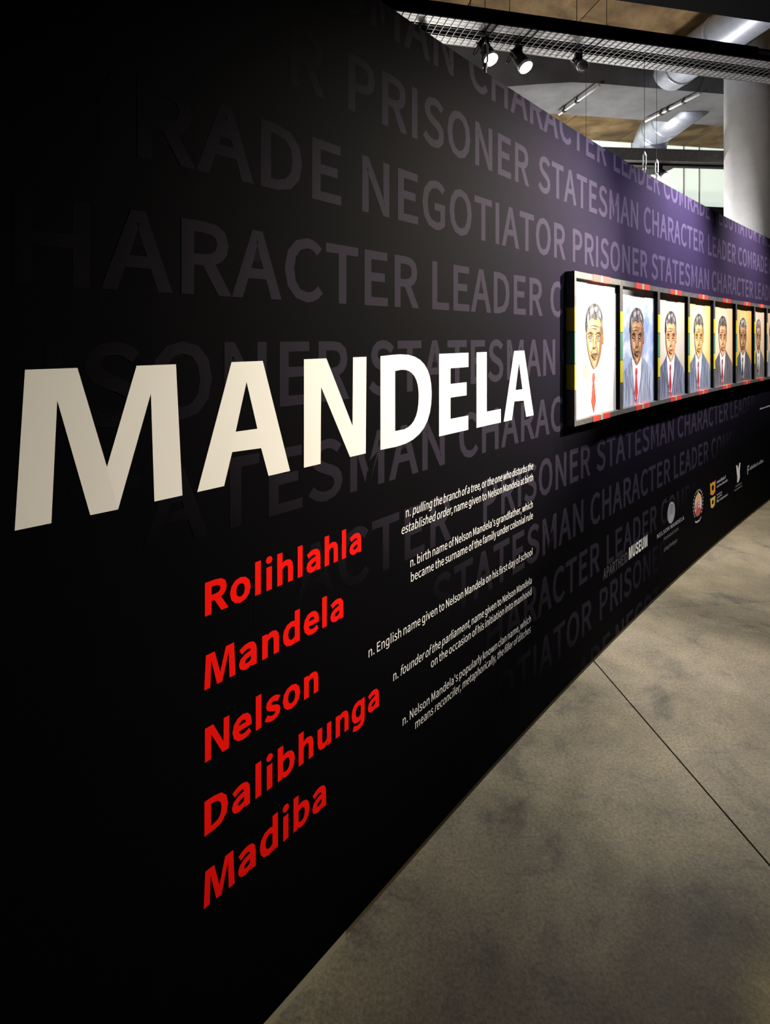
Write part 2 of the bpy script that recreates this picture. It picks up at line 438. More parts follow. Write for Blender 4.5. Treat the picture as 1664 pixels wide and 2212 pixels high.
def spotlight(label, base, aim, scale=1.0, lens=None, glow=True, cable=True):
    """track head: clamp, stirrup, tapered body, rim, lens"""
    t = thing('track_spotlight', label, 'spotlight', base, 0, 'spotlights on the rails')
    aim = Vector(aim).normalized(); q = aim.to_track_quat('-Z', 'Y').to_matrix().to_4x4()
    piv = Vector((0, 0, -0.055 * scale))
    M = Matrix.Translation(piv) @ q @ Matrix.Diagonal((scale, scale, scale, 1))
    def part(name, f, mat, sm=False):
        bm = bmesh.new(); f(bm); return bm, name, mat, sm
    bm = bmesh.new(); box(bm, (-0.022, -0.012, -0.02), (0.022, 0.012, 0.014)); tube(bm, [(0, 0, -0.018), (0, 0, -0.05 * scale)], 0.006, 8); obj('clamp', bm, M_black, t)
    bm = bmesh.new()
    for sx in (-1, 1): tube(bm, [(0, 0, 0.045), (sx * 0.045, 0, 0.045), (sx * 0.045, 0, -0.03)], 0.004, 8)
    for v in bm.verts: v.co = M @ v.co
    obj('stirrup', bm, M_steel, t)
    bm = bmesh.new(); tube(bm, [(0, 0, 0.055), (0, 0, 0.045), (0, 0, 0.0), (0, 0, -0.02), (0, 0, -0.085)], [0.022, 0.03, 0.033, 0.038, 0.04], 24)
    for v in bm.verts: v.co = M @ v.co
    body = obj('lamp_body', bm, M_black, t, True)
    bm = bmesh.new()
    for k in range(4): tube(bm, [(0, 0, 0.01 + 0.01 * k), (0, 0, 0.014 + 0.01 * k)], 0.037, 24)
    for v in bm.verts: v.co = M @ v.co
    obj('cooling_fin', bm, M_black, body)
    bm = bmesh.new(); tube(bm, [(0, 0, -0.082), (0, 0, -0.10)], [0.044, 0.044], 24, caps=False); tube(bm, [(0, 0, -0.082), (0, 0, -0.10)], [0.0405, 0.0405], 24, caps=False)
    for v in bm.verts: v.co = M @ v.co
    obj('rim', bm, M_black if not glow else M_steel, t)
    bm = bmesh.new(); tube(bm, [(0, 0, -0.085), (0, 0, -0.098), (0, 0, -0.106)], [0.0405, 0.0400, 0.028], 24)
    for v in bm.verts: v.co = M @ v.co
    obj('lens', bm, lens or M_lens, t, True)
    if cable:
        pts = [(-0.02 - 0.05 * math.sin(k / 8 * math.pi), 0.0, -0.01 - 0.09 * math.sin(k / 8 * math.pi) * (0.4 + k / 8)) for k in range(8)] + [tuple(M @ Vector((0, 0, 0.05)))]
        bm = bmesh.new(); tube(bm, pts, 0.003, 6); obj('power_cable', bm, M_blackwire, t)
    return t
def on1(x, y=0.13, z=0.0): return MR1 @ Vector((x, y, z))
spotlight('lit spotlight hanging from the near rail, left of the two tilted ones', on1(-0.50, 0.12, -0.024), (0.30, -0.55, -1.0), 1.0)
spotlight('lit spotlight hanging from the near rail, right of the two tilted ones', on1(-0.27, 0.16, -0.024), (0.42, -0.5, -1.0), 1.0)
spotlight('spotlight on the near rail facing out, seen as a bright ring below the rail', on1(0.13, 0.16, -0.024), (0.1, -0.75, -0.65), 0.8, lens=M_steel, cable=False)
spotlight('small lit spotlight behind the mesh at the left end of the near rail', on1(-0.86, 0.16, -0.024), (-0.1, -0.6, -0.5), 0.55, cable=False)
spotlight('lit spotlight hanging from the far rail before the bright window', MR2 @ Vector((0.28, 0.1, -0.02)), (0.25, -0.7, -0.8), 1.0)

# ------------------------------------------------------------------ lettering (outlines per glyph, units: capitals are 513 high)
GL = {"'":(195,[[[77,338],[117,338],[129,468],[130,540],[63,540],[64,468]]]),
 ',':(195,[[[53,-133],[107,-98],[142,-49],[155,13],[148,54],[130,79],[101,88],[77,83],[59,67],[53,43],[59,19],[76,4],[99,-1],[107,-1],[98,-40],[74,-72],[37,-95]]]),
 '.':(195,[[[97,-9],[121,-3],[137,14],[144,39],[137,65],[121,82],[97,88],[74,82],[57,65],[51,39],[57,14],[74,-3]]]),
 'A':(426,[[[3,0],[68,0],[118,157],[305,157],[354,0],[423,0],[249,513],[176,513]],[[134,208],[159,287],[210,461],[213,461],[265,287],[289,208]]]),
 'C':(447,[[[264,-9],[325,0],[377,25],[422,64],[386,106],[351,74],[312,55],[267,48],[182,73],[127,146],[107,258],[128,369],[184,440],[269,466],[310,460],[344,443],[374,417],[409,459],[373,490],[326,513],[268,522],[151,490],[71,399],[41,256],[70,113],[149,23]]]),
 'D':(482,[[[71,0],[202,0],[332,31],[413,119],[440,258],[413,397],[332,484],[199,513],[71,513]],[[135,53],[135,461],[193,461],[294,437],[354,369],[374,258],[354,148],[294,78],[193,53]]]),
 'E':(412,[[[71,0],[374,0],[374,55],[135,55],[135,242],[330,242],[330,298],[135,298],[135,459],[366,459],[366,513],[71,513]]]),
 'F':(387,[[[71,0],[135,0],[135,230],[331,230],[331,285],[135,285],[135,459],[366,459],[366,513],[71,513]]]),
 'G':(482,[[[272,-9],[337,-1],[390,20],[431,50],[431,266],[262,266],[262,212],[371,212],[371,78],[346,62],[314,51],[279,48],[185,73],[127,146],[107,258],[128,369],[188,440],[278,466],[324,459],[360,442],[389,417],[424,459],[388,489],[339,513],[276,522],[155,490],[71,399],[41,256],[71,113],[152,23]]]),
 'H':(510,[[[71,0],[135,0],[135,242],[375,242],[375,0],[440,0],[440,513],[375,513],[375,298],[135,298],[135,513],[71,513]]]),
 'I':(205,[[[71,0],[135,0],[135,513],[71,513]]]),
 'L':(380,[[[71,0],[360,0],[360,55],[135,55],[135,513],[71,513]]]),
 'M':(569,[[[71,0],[129,0],[129,284],[120,436],[123,436],[165,319],[262,52],[305,52],[402,319],[443,436],[446,436],[438,284],[438,0],[498,0],[498,513],[420,513],[322,239],[286,132],[284,132],[246,239],[148,513],[71,513]]]),
 'N':(506,[[[71,0],[132,0],[132,270],[124,430],[127,430],[182,324],[369,0],[436,0],[436,513],[374,513],[374,246],[383,84],[380,84],[324,190],[137,513],[71,513]]]),
 'O':(520,[[[260,-9],[374,24],[451,116],[479,258],[451,400],[374,491],[260,522],[146,491],[69,400],[41,258],[69,116],[146,24]],[[260,48],[179,74],[126,147],[107,258],[126,369],[179,440],[260,466],[340,440],[393,369],[412,258],[393,147],[340,74]]]),
 'P':(443,[[[71,0],[135,0],[135,204],[220,204],[319,221],[385,273],[409,363],[385,452],[318,499],[217,513],[71,513]],[[135,257],[135,461],[209,461],[284,452],[329,421],[345,363],[330,303],[286,268],[211,257]]]),
 'R':(445,[[[135,270],[135,461],[221,461],[289,452],[332,423],[346,370],[332,314],[289,281],[221,270]],[[352,0],[425,0],[295,225],[356,252],[396,300],[410,370],[387,454],[324,500],[231,513],[71,513],[71,0],[135,0],[135,218],[228,218]]]),
 'S':(417,[[[213,-9],[306,11],[366,63],[387,137],[373,200],[335,244],[282,274],[209,305],[169,324],[137,350],[123,391],[135,431],[168,457],[219,466],[264,460],[302,443],[336,418],[370,459],[328,492],[277,514],[219,522],[136,505],[79,457],[57,387],[74,324],[114,281],[162,255],[235,223],[279,201],[310,174],[321,131],[309,87],[272,58],[214,48],[161,56],[113,78],[72,111],[34,67],[84,26],[144,0]]]),
 'T':(419,[[[177,0],[242,0],[242,459],[398,459],[398,513],[22,513],[22,459],[177,459]]]),
 'U':(505,[[[253,-9],[347,12],[412,81],[437,211],[437,513],[375,513],[375,210],[358,113],[315,62],[253,48],[192,62],[149,113],[133,210],[133,513],[69,513],[69,211],[93,81],[158,12]]]),
 'a':(394,[[[152,-9],[197,-2],[240,18],[278,46],[280,46],[286,0],[338,0],[338,234],[325,316],[282,371],[207,390],[148,382],[98,363],[57,340],[82,296],[115,316],[154,331],[196,337],[244,323],[268,288],[275,241],[142,214],[66,168],[41,99],[56,40],[95,4]],[[170,43],[136,49],[112,68],[103,103],[119,146],[173,178],[275,198],[275,92],[239,65],[205,48]]]),
 'b':(433,[[[232,-9],[313,15],[374,85],[397,196],[380,299],[329,366],[246,390],[204,383],[163,364],[126,337],[129,405],[129,557],[64,557],[64,0],[116,0],[121,39],[124,39],[159,13],[196,-3]],[[221,45],[193,48],[162,61],[129,84],[129,284],[164,313],[197,330],[230,336],[288,318],[321,270],[331,195],[316,115],[278,63]]]),
 'c':(357,[[[214,-9],[259,-3],[300,13],[338,39],[310,82],[283,63],[253,49],[220,44],[158,62],[117,113],[102,190],[118,267],[160,318],[222,336],[250,332],[275,320],[298,303],[330,345],[300,367],[264,384],[219,390],[128,366],[62,298],[36,190],[60,82],[123,14]]]),
 'd':(434,[[[194,-9],[238,-2],[277,18],[310,45],[312,45],[317,0],[370,0],[370,557],[305,557],[305,411],[309,346],[276,370],[242,385],[202,390],[120,366],[60,296],[37,190],[57,82],[111,14]],[[208,45],[151,62],[115,112],[103,190],[118,267],[157,318],[213,336],[244,332],[274,319],[305,296],[305,97],[274,68],[242,50]]]),
 'e':(388,[[[218,-9],[266,-4],[308,10],[343,29],[321,72],[292,56],[260,46],[225,42],[162,58],[118,104],[99,175],[356,175],[359,211],[341,306],[289,368],[207,390],[124,366],[61,297],[36,190],[61,83],[126,15]],[[99,221],[119,285],[157,325],[208,339],[259,325],[291,286],[303,221]]]),
 'f':(228,[[[23,328],[75,328],[75,0],[139,0],[139,328],[219,328],[219,380],[139,380],[139,440],[145,482],[162,507],[193,515],[206,514],[221,511],[235,505],[249,555],[230,561],[209,565],[186,567],[123,551],[87,508],[75,441],[75,380],[23,377]]]),
 'g':(434,[[[75,-138],[120,-155],[190,-168],[250,-165],[320,-140],[360,-90],[370,-20],[370,380],[319,380],[312,345],[311,345],[278,369],[242,385],[202,390],[120,366],[60,296],[37,190],[57,82],[111,14],[194,-9],[237,-2],[275,17],[309,44],[305,-20],[292,-80],[255,-108],[200,-117],[145,-108],[90,-88]],[[208,45],[151,62],[115,112],[103,190],[118,267],[157,318],[213,336],[244,332],[274,319],[305,296],[305,97],[274,68],[242,50]]]),
 'h':(425,[[[64,0],[129,0],[129,276],[164,308],[197,328],[232,334],[274,324],[297,291],[305,232],[305,0],[368,0],[368,241],[356,323],[318,373],[252,390],[204,381],[163,358],[126,326],[129,405],[129,557],[64,557]]]),
 'i':(193,[[[64,0],[129,0],[129,380],[64,380]],[[97,459],[119,464],[134,479],[139,501],[134,523],[119,537],[97,543],[75,537],[60,523],[55,501],[60,479],[75,464]]]),
 'k':(387,[[[64,0],[127,0],[127,100],[199,183],[310,0],[380,0],[236,227],[363,380],[291,380],[130,180],[127,180],[127,557],[64,557]]]),
 'l':(193,[[[64,0],[129,0],[129,557],[64,557]]]),
 'm':(648,[[[64,0],[129,0],[129,276],[162,308],[194,328],[224,334],[264,324],[287,291],[295,232],[295,0],[359,0],[359,276],[393,308],[424,328],[454,334],[494,324],[518,291],[525,232],[525,0],[589,0],[589,241],[576,323],[538,373],[474,390],[429,381],[388,355],[348,317],[327,356],[293,381],[243,390],[200,381],[160,358],[125,325],[123,325],[117,380],[64,380]]]),
 'n':(427,[[[64,0],[129,0],[129,276],[164,308],[197,328],[232,334],[274,324],[297,291],[305,232],[305,0],[368,0],[368,241],[356,323],[318,373],[252,390],[204,381],[162,358],[125,325],[123,325],[117,380],[64,380]]]),
 'o':(424,[[[212,-9],[299,14],[363,82],[388,190],[363,298],[299,366],[212,390],[125,366],[61,298],[36,190],[61,82],[125,14]],[[212,44],[154,62],[116,113],[102,190],[116,267],[154,318],[212,336],[270,318],[309,267],[323,190],[309,113],[270,62]]]),
 'p':(434,[[[64,-160],[129,-160],[129,-32],[127,35],[162,11],[197,-4],[232,-9],[313,15],[374,85],[397,196],[380,299],[329,366],[246,390],[202,382],[162,363],[125,336],[123,336],[117,380],[64,380]],[[221,45],[194,48],[162,61],[129,84],[129,284],[164,313],[198,330],[230,336],[288,318],[321,270],[331,195],[316,115],[278,63]]]),
 'r':(272,[[[64,0],[129,0],[129,244],[158,296],[191,324],[224,333],[261,326],[273,382],[261,387],[248,389],[232,390],[192,380],[155,353],[125,311],[123,311],[117,380],[64,380]]]),
 's':(328,[[[164,-9],[239,6],[286,47],[302,104],[284,161],[241,196],[186,219],[146,235],[116,256],[104,285],[112,313],[135,333],[175,340],[207,336],[235,324],[261,307],[292,347],[259,368],[219,384],[174,390],[103,375],[59,337],[43,282],[60,229],[102,195],[154,172],[195,155],[228,133],[241,100],[233,70],[208,49],[166,41],[124,46],[87,62],[53,86],[22,43],[63,16],[111,-2]]]),
 't':(264,[[[183,-9],[208,-7],[232,-2],[254,5],[242,53],[228,48],[213,44],[198,43],[163,51],[145,76],[139,116],[139,328],[243,328],[243,380],[139,380],[139,487],[86,487],[79,380],[19,377],[19,328],[76,328],[76,118],[86,51],[120,7]]]),
 'u':(425,[[[176,-9],[223,0],[264,23],[301,60],[303,60],[308,0],[361,0],[361,380],[298,380],[298,111],[263,74],[231,53],[195,46],[154,57],[131,89],[123,147],[123,380],[59,380],[59,139],[71,58],[110,8]]]),
 'v':(365,[[[146,0],[221,0],[356,380],[293,380],[221,164],[186,52],[182,52],[147,164],[76,380],[9,380]]]),
 'w':(562,[[[125,0],[199,0],[253,204],[279,314],[282,314],[308,205],[363,0],[440,0],[543,380],[482,380],[426,160],[403,55],[400,55],[373,160],[314,380],[251,380],[192,160],[167,55],[163,55],[141,160],[84,380],[19,380]]]),
 'y':(365,[[[71,-164],[135,-146],[181,-99],[213,-32],[356,380],[293,380],[225,169],[194,62],[190,62],[153,169],[76,380],[9,380],[162,-1],[153,-29],[134,-72],[105,-101],[68,-111],[39,-105],[26,-156]]])}
HEAVY = {'M': (619, [[[30, 0], [134, 0], [151, 406], [253, 0], [345, 0], [464, 407], [477, 0], [589, 0], [562, 513], [411, 513], [308, 159], [213, 513], [58, 513]]]), 'N': (496, [[[30, 0], [136, 0], [140, 374], [341, 0], [460, 0], [466, 513], [363, 513], [360, 158], [175, 513], [30, 513]]])}
def grow(c, d):
    n = len(c); out = []
    for i in range(n):
        p, q, r = c[i - 1], c[i], c[(i + 1) % n]
        e1 = Vector((q[0] - p[0], q[1] - p[1])); e2 = Vector((r[0] - q[0], r[1] - q[1]))
        if e1.length < 1e-6 or e2.length < 1e-6: out.append(q); continue
        e1.normalize(); e2.normalize(); n1 = Vector((e1.y, -e1.x)); n2 = Vector((e2.y, -e2.x))
        m = n1 + n2; k = 1 + n1.dot(n2)
        if k < 0.35: k = 0.35
        out.append((q[0] + d * m.x / k, q[1] + d * m.y / k))
    return out
def glyph(ch, bold):
    a, cs = GL[ch]
    if not bold: return a, cs
    f = 513.0 / (513.0 + 2 * bold)
    if bold > 20 and ch in HEAVY: return HEAVY[ch]
    if ch in 'ij': cs = [c if min(p[1] for p in c) < 300 else [(x, y + 1.3 * bold) for x, y in c] for c in cs]
    return a + 2 * bold * 0.8, [[(x + bold * 0.8, (y + bold) * f) for x, y in grow(c, bold)] for c in cs]
def layout(text, bold=0, space=105, track=0):
    """contours of a run of text; *...* is set in italics; returns list of contour groups, ink x range"""
    x = 0.0; out = []; ital = False; lo, hi = 1e9, -1e9
    for ch in text:
        if ch == '*': ital = not ital; continue
        if ch == ' ': x += space + track; continue
        a, cs = glyph(ch, bold); sh = 0.20 if ital else 0.0
        g = [[(px + x + sh * py, py) for px, py in c] for c in cs]
        for c in g:
            for p in c: lo = min(lo, p[0]); hi = max(hi, p[0])
        if ch in 'ij': out += [[c] for c in g]
        else: out.append(g)
        x += a + track
    return out, lo, hi
def fill(bm, contours, f):
    flat = [p for c in contours for p in c]
    tris = tessellate_polygon([[Vector((p[0], p[1], 0)) for p in c] for c in contours])
    vs = [bm.verts.new(f(p)) for p in flat]
    for t in tris:
        try: bm.faces.new([vs[i] for i in t])
        except ValueError: pass
def print_on_wall(name, groups, fs, mat, d, parent=wall, zclip=None, fadefn=None):
    """groups of 2D contours; fs maps a 2D point to (s, z) on the wall"""
    bm = bmesh.new()
    for g in groups: fill(bm, g, lambda p: (*fs(p), 0.0))
    if zclip:
        for z, nrm in zclip:
            bmesh.ops.bisect_plane(bm, geom=bm.verts[:] + bm.edges[:] + bm.faces[:], plane_co=(0, z, 0), plane_no=(0, nrm, 0), clear_outer=True)
    if fadefn:
        bmesh.ops.delete(bm, geom=[f for f in bm.faces if max(fadefn(v.co.x, v.co.y) for v in f.verts) < 0.02], context='FACES')
    fade_v = [fadefn(v.co.x, v.co.y) for v in bm.verts] if fadefn else None
    for v in bm.verts: v.co = won(v.co.x, v.co.y, d)
    me = bpy.data.meshes.new(name); bm.to_mesh(me); bm.free()
    # face the room
    n = wpt(0.0); nv = Vector((n[3], -n[2], 0))
    fl = [p.index for p in me.polygons if p.normal.dot(nv) < 0]
    if fl:
        b2 = bmesh.new(); b2.from_mesh(me); b2.faces.ensure_lookup_table()
        bmesh.ops.reverse_faces(b2, faces=[b2.faces[i] for i in fl]); b2.to_mesh(me); b2.free()
    if fade_v:
        at_ = me.attributes.new('ink', 'FLOAT', 'POINT'); at_.data.foreach_set('value', fade_v)
    return link(name, me, mat, parent)
def run(name, text, s0, s1, z, cap, mat, d, bold=0, track=0, zclip=None, space=105, fadefn=None):
    g, lo, hi = layout(text, bold, space, track); k = (s1 - s0) / (hi - lo); kz = cap / 513.0
    return print_on_wall(name, g, lambda p: (s0 + (p[0] - lo) * k, z + p[1] * kz), mat, d, zclip=zclip, fadefn=fadefn)

# faint rows of words: (word, s start, s end, baseline height)
CLIP = [(WALL_T - 0.001, 1), (WALL_B + 0.001, -1)]
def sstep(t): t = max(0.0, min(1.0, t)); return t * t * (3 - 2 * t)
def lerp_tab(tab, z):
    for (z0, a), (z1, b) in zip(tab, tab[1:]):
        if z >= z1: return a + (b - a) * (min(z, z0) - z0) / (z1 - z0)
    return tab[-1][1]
def print_light_fade(s, z):  # print fades out lower left; upper left and right are painted light falloff
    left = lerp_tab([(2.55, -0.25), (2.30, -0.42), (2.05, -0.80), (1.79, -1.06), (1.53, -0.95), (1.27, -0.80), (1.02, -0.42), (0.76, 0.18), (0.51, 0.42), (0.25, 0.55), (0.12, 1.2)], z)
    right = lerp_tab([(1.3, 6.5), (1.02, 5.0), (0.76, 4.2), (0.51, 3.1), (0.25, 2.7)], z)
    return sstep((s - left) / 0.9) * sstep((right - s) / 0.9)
WORDS = [
 ('CHARACTER', 0.4482, 1.716, 2.5036),
 ('LEADER', 1.8081, 2.5295, 2.5036),
 ('COMRADE', 2.5966, 3.589, 2.5036),
 ('NEGOTIATOR', 3.661, 4.974, 2.5036),
 ('PRISONER', 5.046, 6.063, 2.5036),
 ('STATESMAN', 6.135, 7.3384, 2.5036),
 ('STATESMAN', -0.8496, 0.3538, 2.5036),
 ('PRISONER', -1.9386, -0.9216, 2.5036),
 ('PRISONER', -0.1535, 0.8959, 2.2377),
 ('STATESMAN', 0.975, 2.1652, 2.2377),
 ('CHARACTER', 2.2536, 3.4406, 2.2377),
 ('LEADER', 3.5416, 4.2957, 2.2377),
 ('COMRADE', 4.3677, 5.3601, 2.2377),
 ('NEGOTIATOR', 5.4321, 6.7451, 2.2377),
 ('PRISONER', 6.8171, 7.8341, 2.2377),
 ('NEGOTIATOR', -1.5518, -0.2388, 2.2377),
 ('NEGOTIATOR', -0.0976, 1.2395, 1.9719),
 ('PRISONER', 1.3142, 2.3143, 1.9719),
 ('STATESMAN', 2.3818, 3.5644, 1.9719),
 ('CHARACTER', 3.6364, 4.8425, 1.9719),
 ('LEADER', 4.9145, 5.674, 1.9719),
 ('COMRADE', 5.746, 6.7384, 1.9719),
 ('COMRADE', -1.2392, -0.1791, 1.9719),
 ('CHARACTER', -1.0827, 0.1616, 1.7106),
 ('LEADER', 0.232, 1.0157, 1.7106),
 ('COMRADE', 1.0863, 2.0787, 1.7106),
 ('NEGOTIATOR', 2.1507, 3.4637, 1.7106),
 ('PRISONER', 3.5357, 4.5527, 1.7106),
 ('STATESMAN', 4.6247, 5.8281, 1.7106),
 ('CHARACTER', 5.9001, 7.1062, 1.7106),
 ('PRISONER', -1.1516, -0.1481, 1.454),
 ('STATESMAN', -0.0699, 1.1346, 1.454),
 ('CHARACTER', 1.2066, 2.4127, 1.454),
 ('LEADER', 2.4847, 3.2442, 1.454),
 ('COMRADE', 3.3162, 4.3086, 1.454),
 ('NEGOTIATOR', 4.3806, 5.6936, 1.454),
 ('STATESMAN', -0.9849, 0.3023, 1.198),
 ('CHARACTER', 0.3863, 1.6167, 1.198),
 ('LEADER', 1.6887, 2.4482, 1.198),
 ('COMRADE', 2.5202, 3.5126, 1.198),
 ('NEGOTIATOR', 3.5846, 4.8976, 1.198),
 ('PRISONER', 4.9696, 5.9866, 1.198),
 ('CHARACTER', -0.9055, 0.3401, 0.941),
 ('PRISONER', 0.5432, 1.5138, 0.941),
 ('STATESMAN', 1.5875, 2.7909, 0.941),
 ('CHARACTER', 2.8629, 4.069, 0.941),
 ('LEADER', 4.141, 4.9005, 0.941),
 ('COMRADE', 4.9725, 5.9649, 0.941),
 ('STATESMAN', 0.2292, 1.4326, 0.6844),
 ('CHARACTER', 1.5138, 2.7199, 0.6844),
 ('LEADER', 2.7919, 3.5514, 0.6844),
 ('COMRADE', 3.6234, 4.6158, 0.6844),
 ('NEGOTIATOR', 4.6878, 6.0008, 0.6844),
 ('CHARACTER', 0.4197, 1.6258, 0.4348),
 ('LEADER', 1.716, 2.4755, 0.4348),
 ('COMRADE', 2.5475, 3.5399, 0.4348),
 ('NEGOTIATOR', 3.6119, 4.9249, 0.4348),
 ('NEGOTIATOR', 0.2173, 1.5303, 0.1788),
 ('PRISONER', 1.6258, 2.6428, 0.1788),
 ('STATESMAN', 2.7148, 3.9182, 0.1788),
 ('NEGOTIATOR', 1.8333, 3.1463, -0.074),
 ('COMRADE', 0.7689, 1.7613, -0.074),
]
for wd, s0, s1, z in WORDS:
    run('background_word', wd, s0, s1, z, 0.156, M_bg, 0.0003, bold=15, zclip=CLIP, fadefn=print_light_fade)

# red names
NAMES = [
 ('Rolihlahla', -0.5841, -0.1015, 1.0268, 0.0714),
 ('Mandela', -0.5858, -0.1716, 0.8703, 0.073),
 ('Nelson', -0.5841, -0.262, 0.7159, 0.0723),
 ('Dalibhunga', -0.5854, -0.0273, 0.5596, 0.0739),
 ('Madiba', -0.5871, -0.235, 0.4071, 0.0768),
]
for wd, s0, s1, z, cap in NAMES:
    run('red_name', wd, s0, s1, z, cap, M_red, 0.0006, bold=26)
# white definitions
LINES = [
 ('n. *pulling the branch of a tree,* or *the one who disturbs the*', 0.0967, 0.9299, 1.0716),
 ('*established order,* name given to Nelson Mandela at birth', 0.0762, 0.9295, 1.0252),
 ("n. birth name of Nelson Mandela's grandfather, which", 0.1185, 0.9259, 0.9135),
 ('became the surname of the family under colonial rule', 0.1212, 0.9275, 0.8671),
 ('n. English name given to Nelson Mandela on his first day of school', -0.0713, 0.9227, 0.718),
 ('n. *founder of the parliament,* name given to Nelson Mandela', 0.0371, 0.9159, 0.6012),
 ('on the occasion of his initiation into manhood', 0.225, 0.9151, 0.5562),
 ("n. Nelson Mandela's popularly known clan name, which", 0.0813, 0.9099, 0.4457),
 ('means *reconciler, metaphorically, the filler of ditches*', 0.1428, 0.9083, 0.4031),
]
for tx, s0, s1, z in LINES:
    run('definition_line', tx, s0, s1, z, 0.0276, M_small, 0.0006, bold=2, space=110)

# big white title, one object per letter; outlines in (s, z) metres on the wall
TITLE = [
 ('M', [[(-0.9148, 1.5658), (-0.8335, 1.5658), (-0.7834, 1.3791), (-0.7289, 1.5658), (-0.6492, 1.5658), (-0.6352, 1.2954), (-0.6939, 1.2954), (-0.7009, 1.51), (-0.7635, 1.2954), (-0.8122, 1.2954), (-0.866, 1.5097), (-0.875, 1.2954), (-0.9297, 1.2954)]]),
 ('A', [[(-0.5193, 1.5658), (-0.4355, 1.5658), (-0.3545, 1.2954), (-0.4189, 1.2954), (-0.44, 1.3637), (-0.5176, 1.3665), (-0.538, 1.2954), (-0.602, 1.2954)], [(-0.48, 1.5196), (-0.5087, 1.4105), (-0.4504, 1.41)]]),
 ('N', [[(-0.3103, 1.5658), (-0.2339, 1.5658), (-0.1364, 1.3786), (-0.1346, 1.5658), (-0.0805, 1.5658), (-0.0834, 1.2954), (-0.1463, 1.2954), (-0.2525, 1.4926), (-0.2542, 1.2954), (-0.3103, 1.2954)]]),
 ('D', [[(-0.0208, 1.5658), (-0.0208, 1.2954), (0.0491, 1.2941), (0.094, 1.2967), (0.1319, 1.3042), (0.1629, 1.3163), (0.1875, 1.333), (0.2061, 1.3538), (0.2189, 1.3785), (0.2263, 1.4069), (0.2287, 1.4388), (0.2263, 1.4677), (0.2192, 1.4934), (0.2071, 1.5157), (0.19, 1.5344), (0.1678, 1.5493), (0.1403, 1.5601), (0.1074, 1.5668), (0.06902, 1.5691), (0.02411, 1.568)], [(0.0453, 1.5199), (0.0741, 1.5226), (0.0943, 1.5211), (0.1118, 1.5167), (0.1267, 1.5095), (0.1388, 1.4996), (0.1483, 1.4872), (0.155, 1.4724), (0.1591, 1.4553), (0.1604, 1.436), (0.1589, 1.4125), (0.1544, 1.3925), (0.147, 1.3759), (0.1368, 1.3627), (0.1238, 1.3526), (0.108, 1.3456), (0.0895, 1.3414), (0.0453, 1.3414)]]),
 ('E', [[(0.2695, 1.2954), (0.4441, 1.2954), (0.4441, 1.3455), (0.3351, 1.3455), (0.3351, 1.4171), (0.4335, 1.4171), (0.4335, 1.4631), (0.3351, 1.4631), (0.3351, 1.5158), (0.4453, 1.5158), (0.4453, 1.5658), (0.2695, 1.5658)]]),
 ('L', [[(0.498, 1.2954), (0.6687, 1.2954), (0.6687, 1.3468), (0.5675, 1.3468), (0.5675, 1.5658), (0.498, 1.5658)]]),
 ('A', [[(0.7713, 1.5658), (0.8534, 1.5658), (0.9328, 1.2954), (0.8697, 1.2954), (0.849, 1.3637), (0.7729, 1.3665), (0.7529, 1.2954), (0.6902, 1.2954)], [(0.8098, 1.5196), (0.7817, 1.4105), (0.8388, 1.41)]]),
]
for ch, cs in TITLE:
    o = print_on_wall('title_letter', [cs], lambda p: p, M_white, 0.0007)
    o['label'] = 'big white capital letter ' + ch + ' of the title'

# ------------------------------------------------------------------ sponsor marks low on the wall
def ell(cx, cz, rx, rz, n=36, a0=0.0, a1=2 * math.pi):
    return [(cx + rx * math.cos(a0 + (a1 - a0) * k / n), cz + rz * math.sin(a0 + (a1 - a0) * k / n)) for k in range(n)]
def ringc(cx, cz, rx, rz, t, n=36): return [ell(cx, cz, rx, rz, n), ell(cx, cz, rx - t, rz - t, n)[::-1]]
def rect(s0, s1, z0, z1): return [(s0, z0), (s1, z0), (s1, z1), (s0, z1)]
ident = lambda p: p
M_greyprint2 = newmat('dim_grey_print', (0.16, 0.16, 0.17), 0.6)
M_pink = newmat('emblem_pink', (0.72, 0.46, 0.44), 0.6); M_gold = newmat('emblem_gold', (0.62, 0.42, 0.05), 0.6)
M_crimson = newmat('emblem_crimson', (0.45, 0.06, 0.05), 0.6); M_orange = newmat('crest_orange', (0.62, 0.26, 0.03), 0.6); M_darkink = newmat('dark_ink', (0.06, 0.04, 0.04), 0.6)
def fine_print(name, s0, s1, z, hgt, mat, seed):
    # lettering too fine to read in the photograph: a broken line of small upright strokes
    rnd = random.Random(seed); g = []; x = s0
    while x < s1:
        wd = rnd.uniform(0.25, 0.7) * hgt
        g.append([rect(x, min(x + wd, s1), z, z + hgt * rnd.choice((0.7, 0.7, 1.0)))]); x += wd + hgt * (0.22 if rnd.random() < 0.85 else 0.6)
    o = print_on_wall(name, g, ident, mat, 0.0010); o['kind'] = 'stuff'
    return o
run('sponsor_wordmark', 'APARTHEID', 1.668, 2.005, 0.022 + 1.6 * (1 - 0.781), 0.058, M_greyprint, 0.0010, bold=30)
run('sponsor_wordmark', 'MUSEUM', 2.021, 2.313, 0.022 + 1.6 * (1 - 0.779), 0.068, M_white, 0.0010, bold=34)
cx, cz = 2.738, 0.022 + 1.6 * (1 - 0.714)
g = [[ell(cx, cz, 0.073, 0.069), ell(cx, cz, 0.066, 0.062)[::-1]]]
for k, r in enumerate((0.064, 0.054, 0.044, 0.034, 0.024, 0.014)):
    g.append([ell(cx, cz - 0.0035 * k, r, r * 0.95), ell(cx, cz - 0.0035 * k - 0.0006, r - 0.0082, (r - 0.0082) * 0.95)[::-1]] if r > 0.02 else [ell(cx, cz - 0.0035 * k, r, r * 0.95)])
print_on_wall('round_emblem', g, ident, M_midprint, 0.0010)
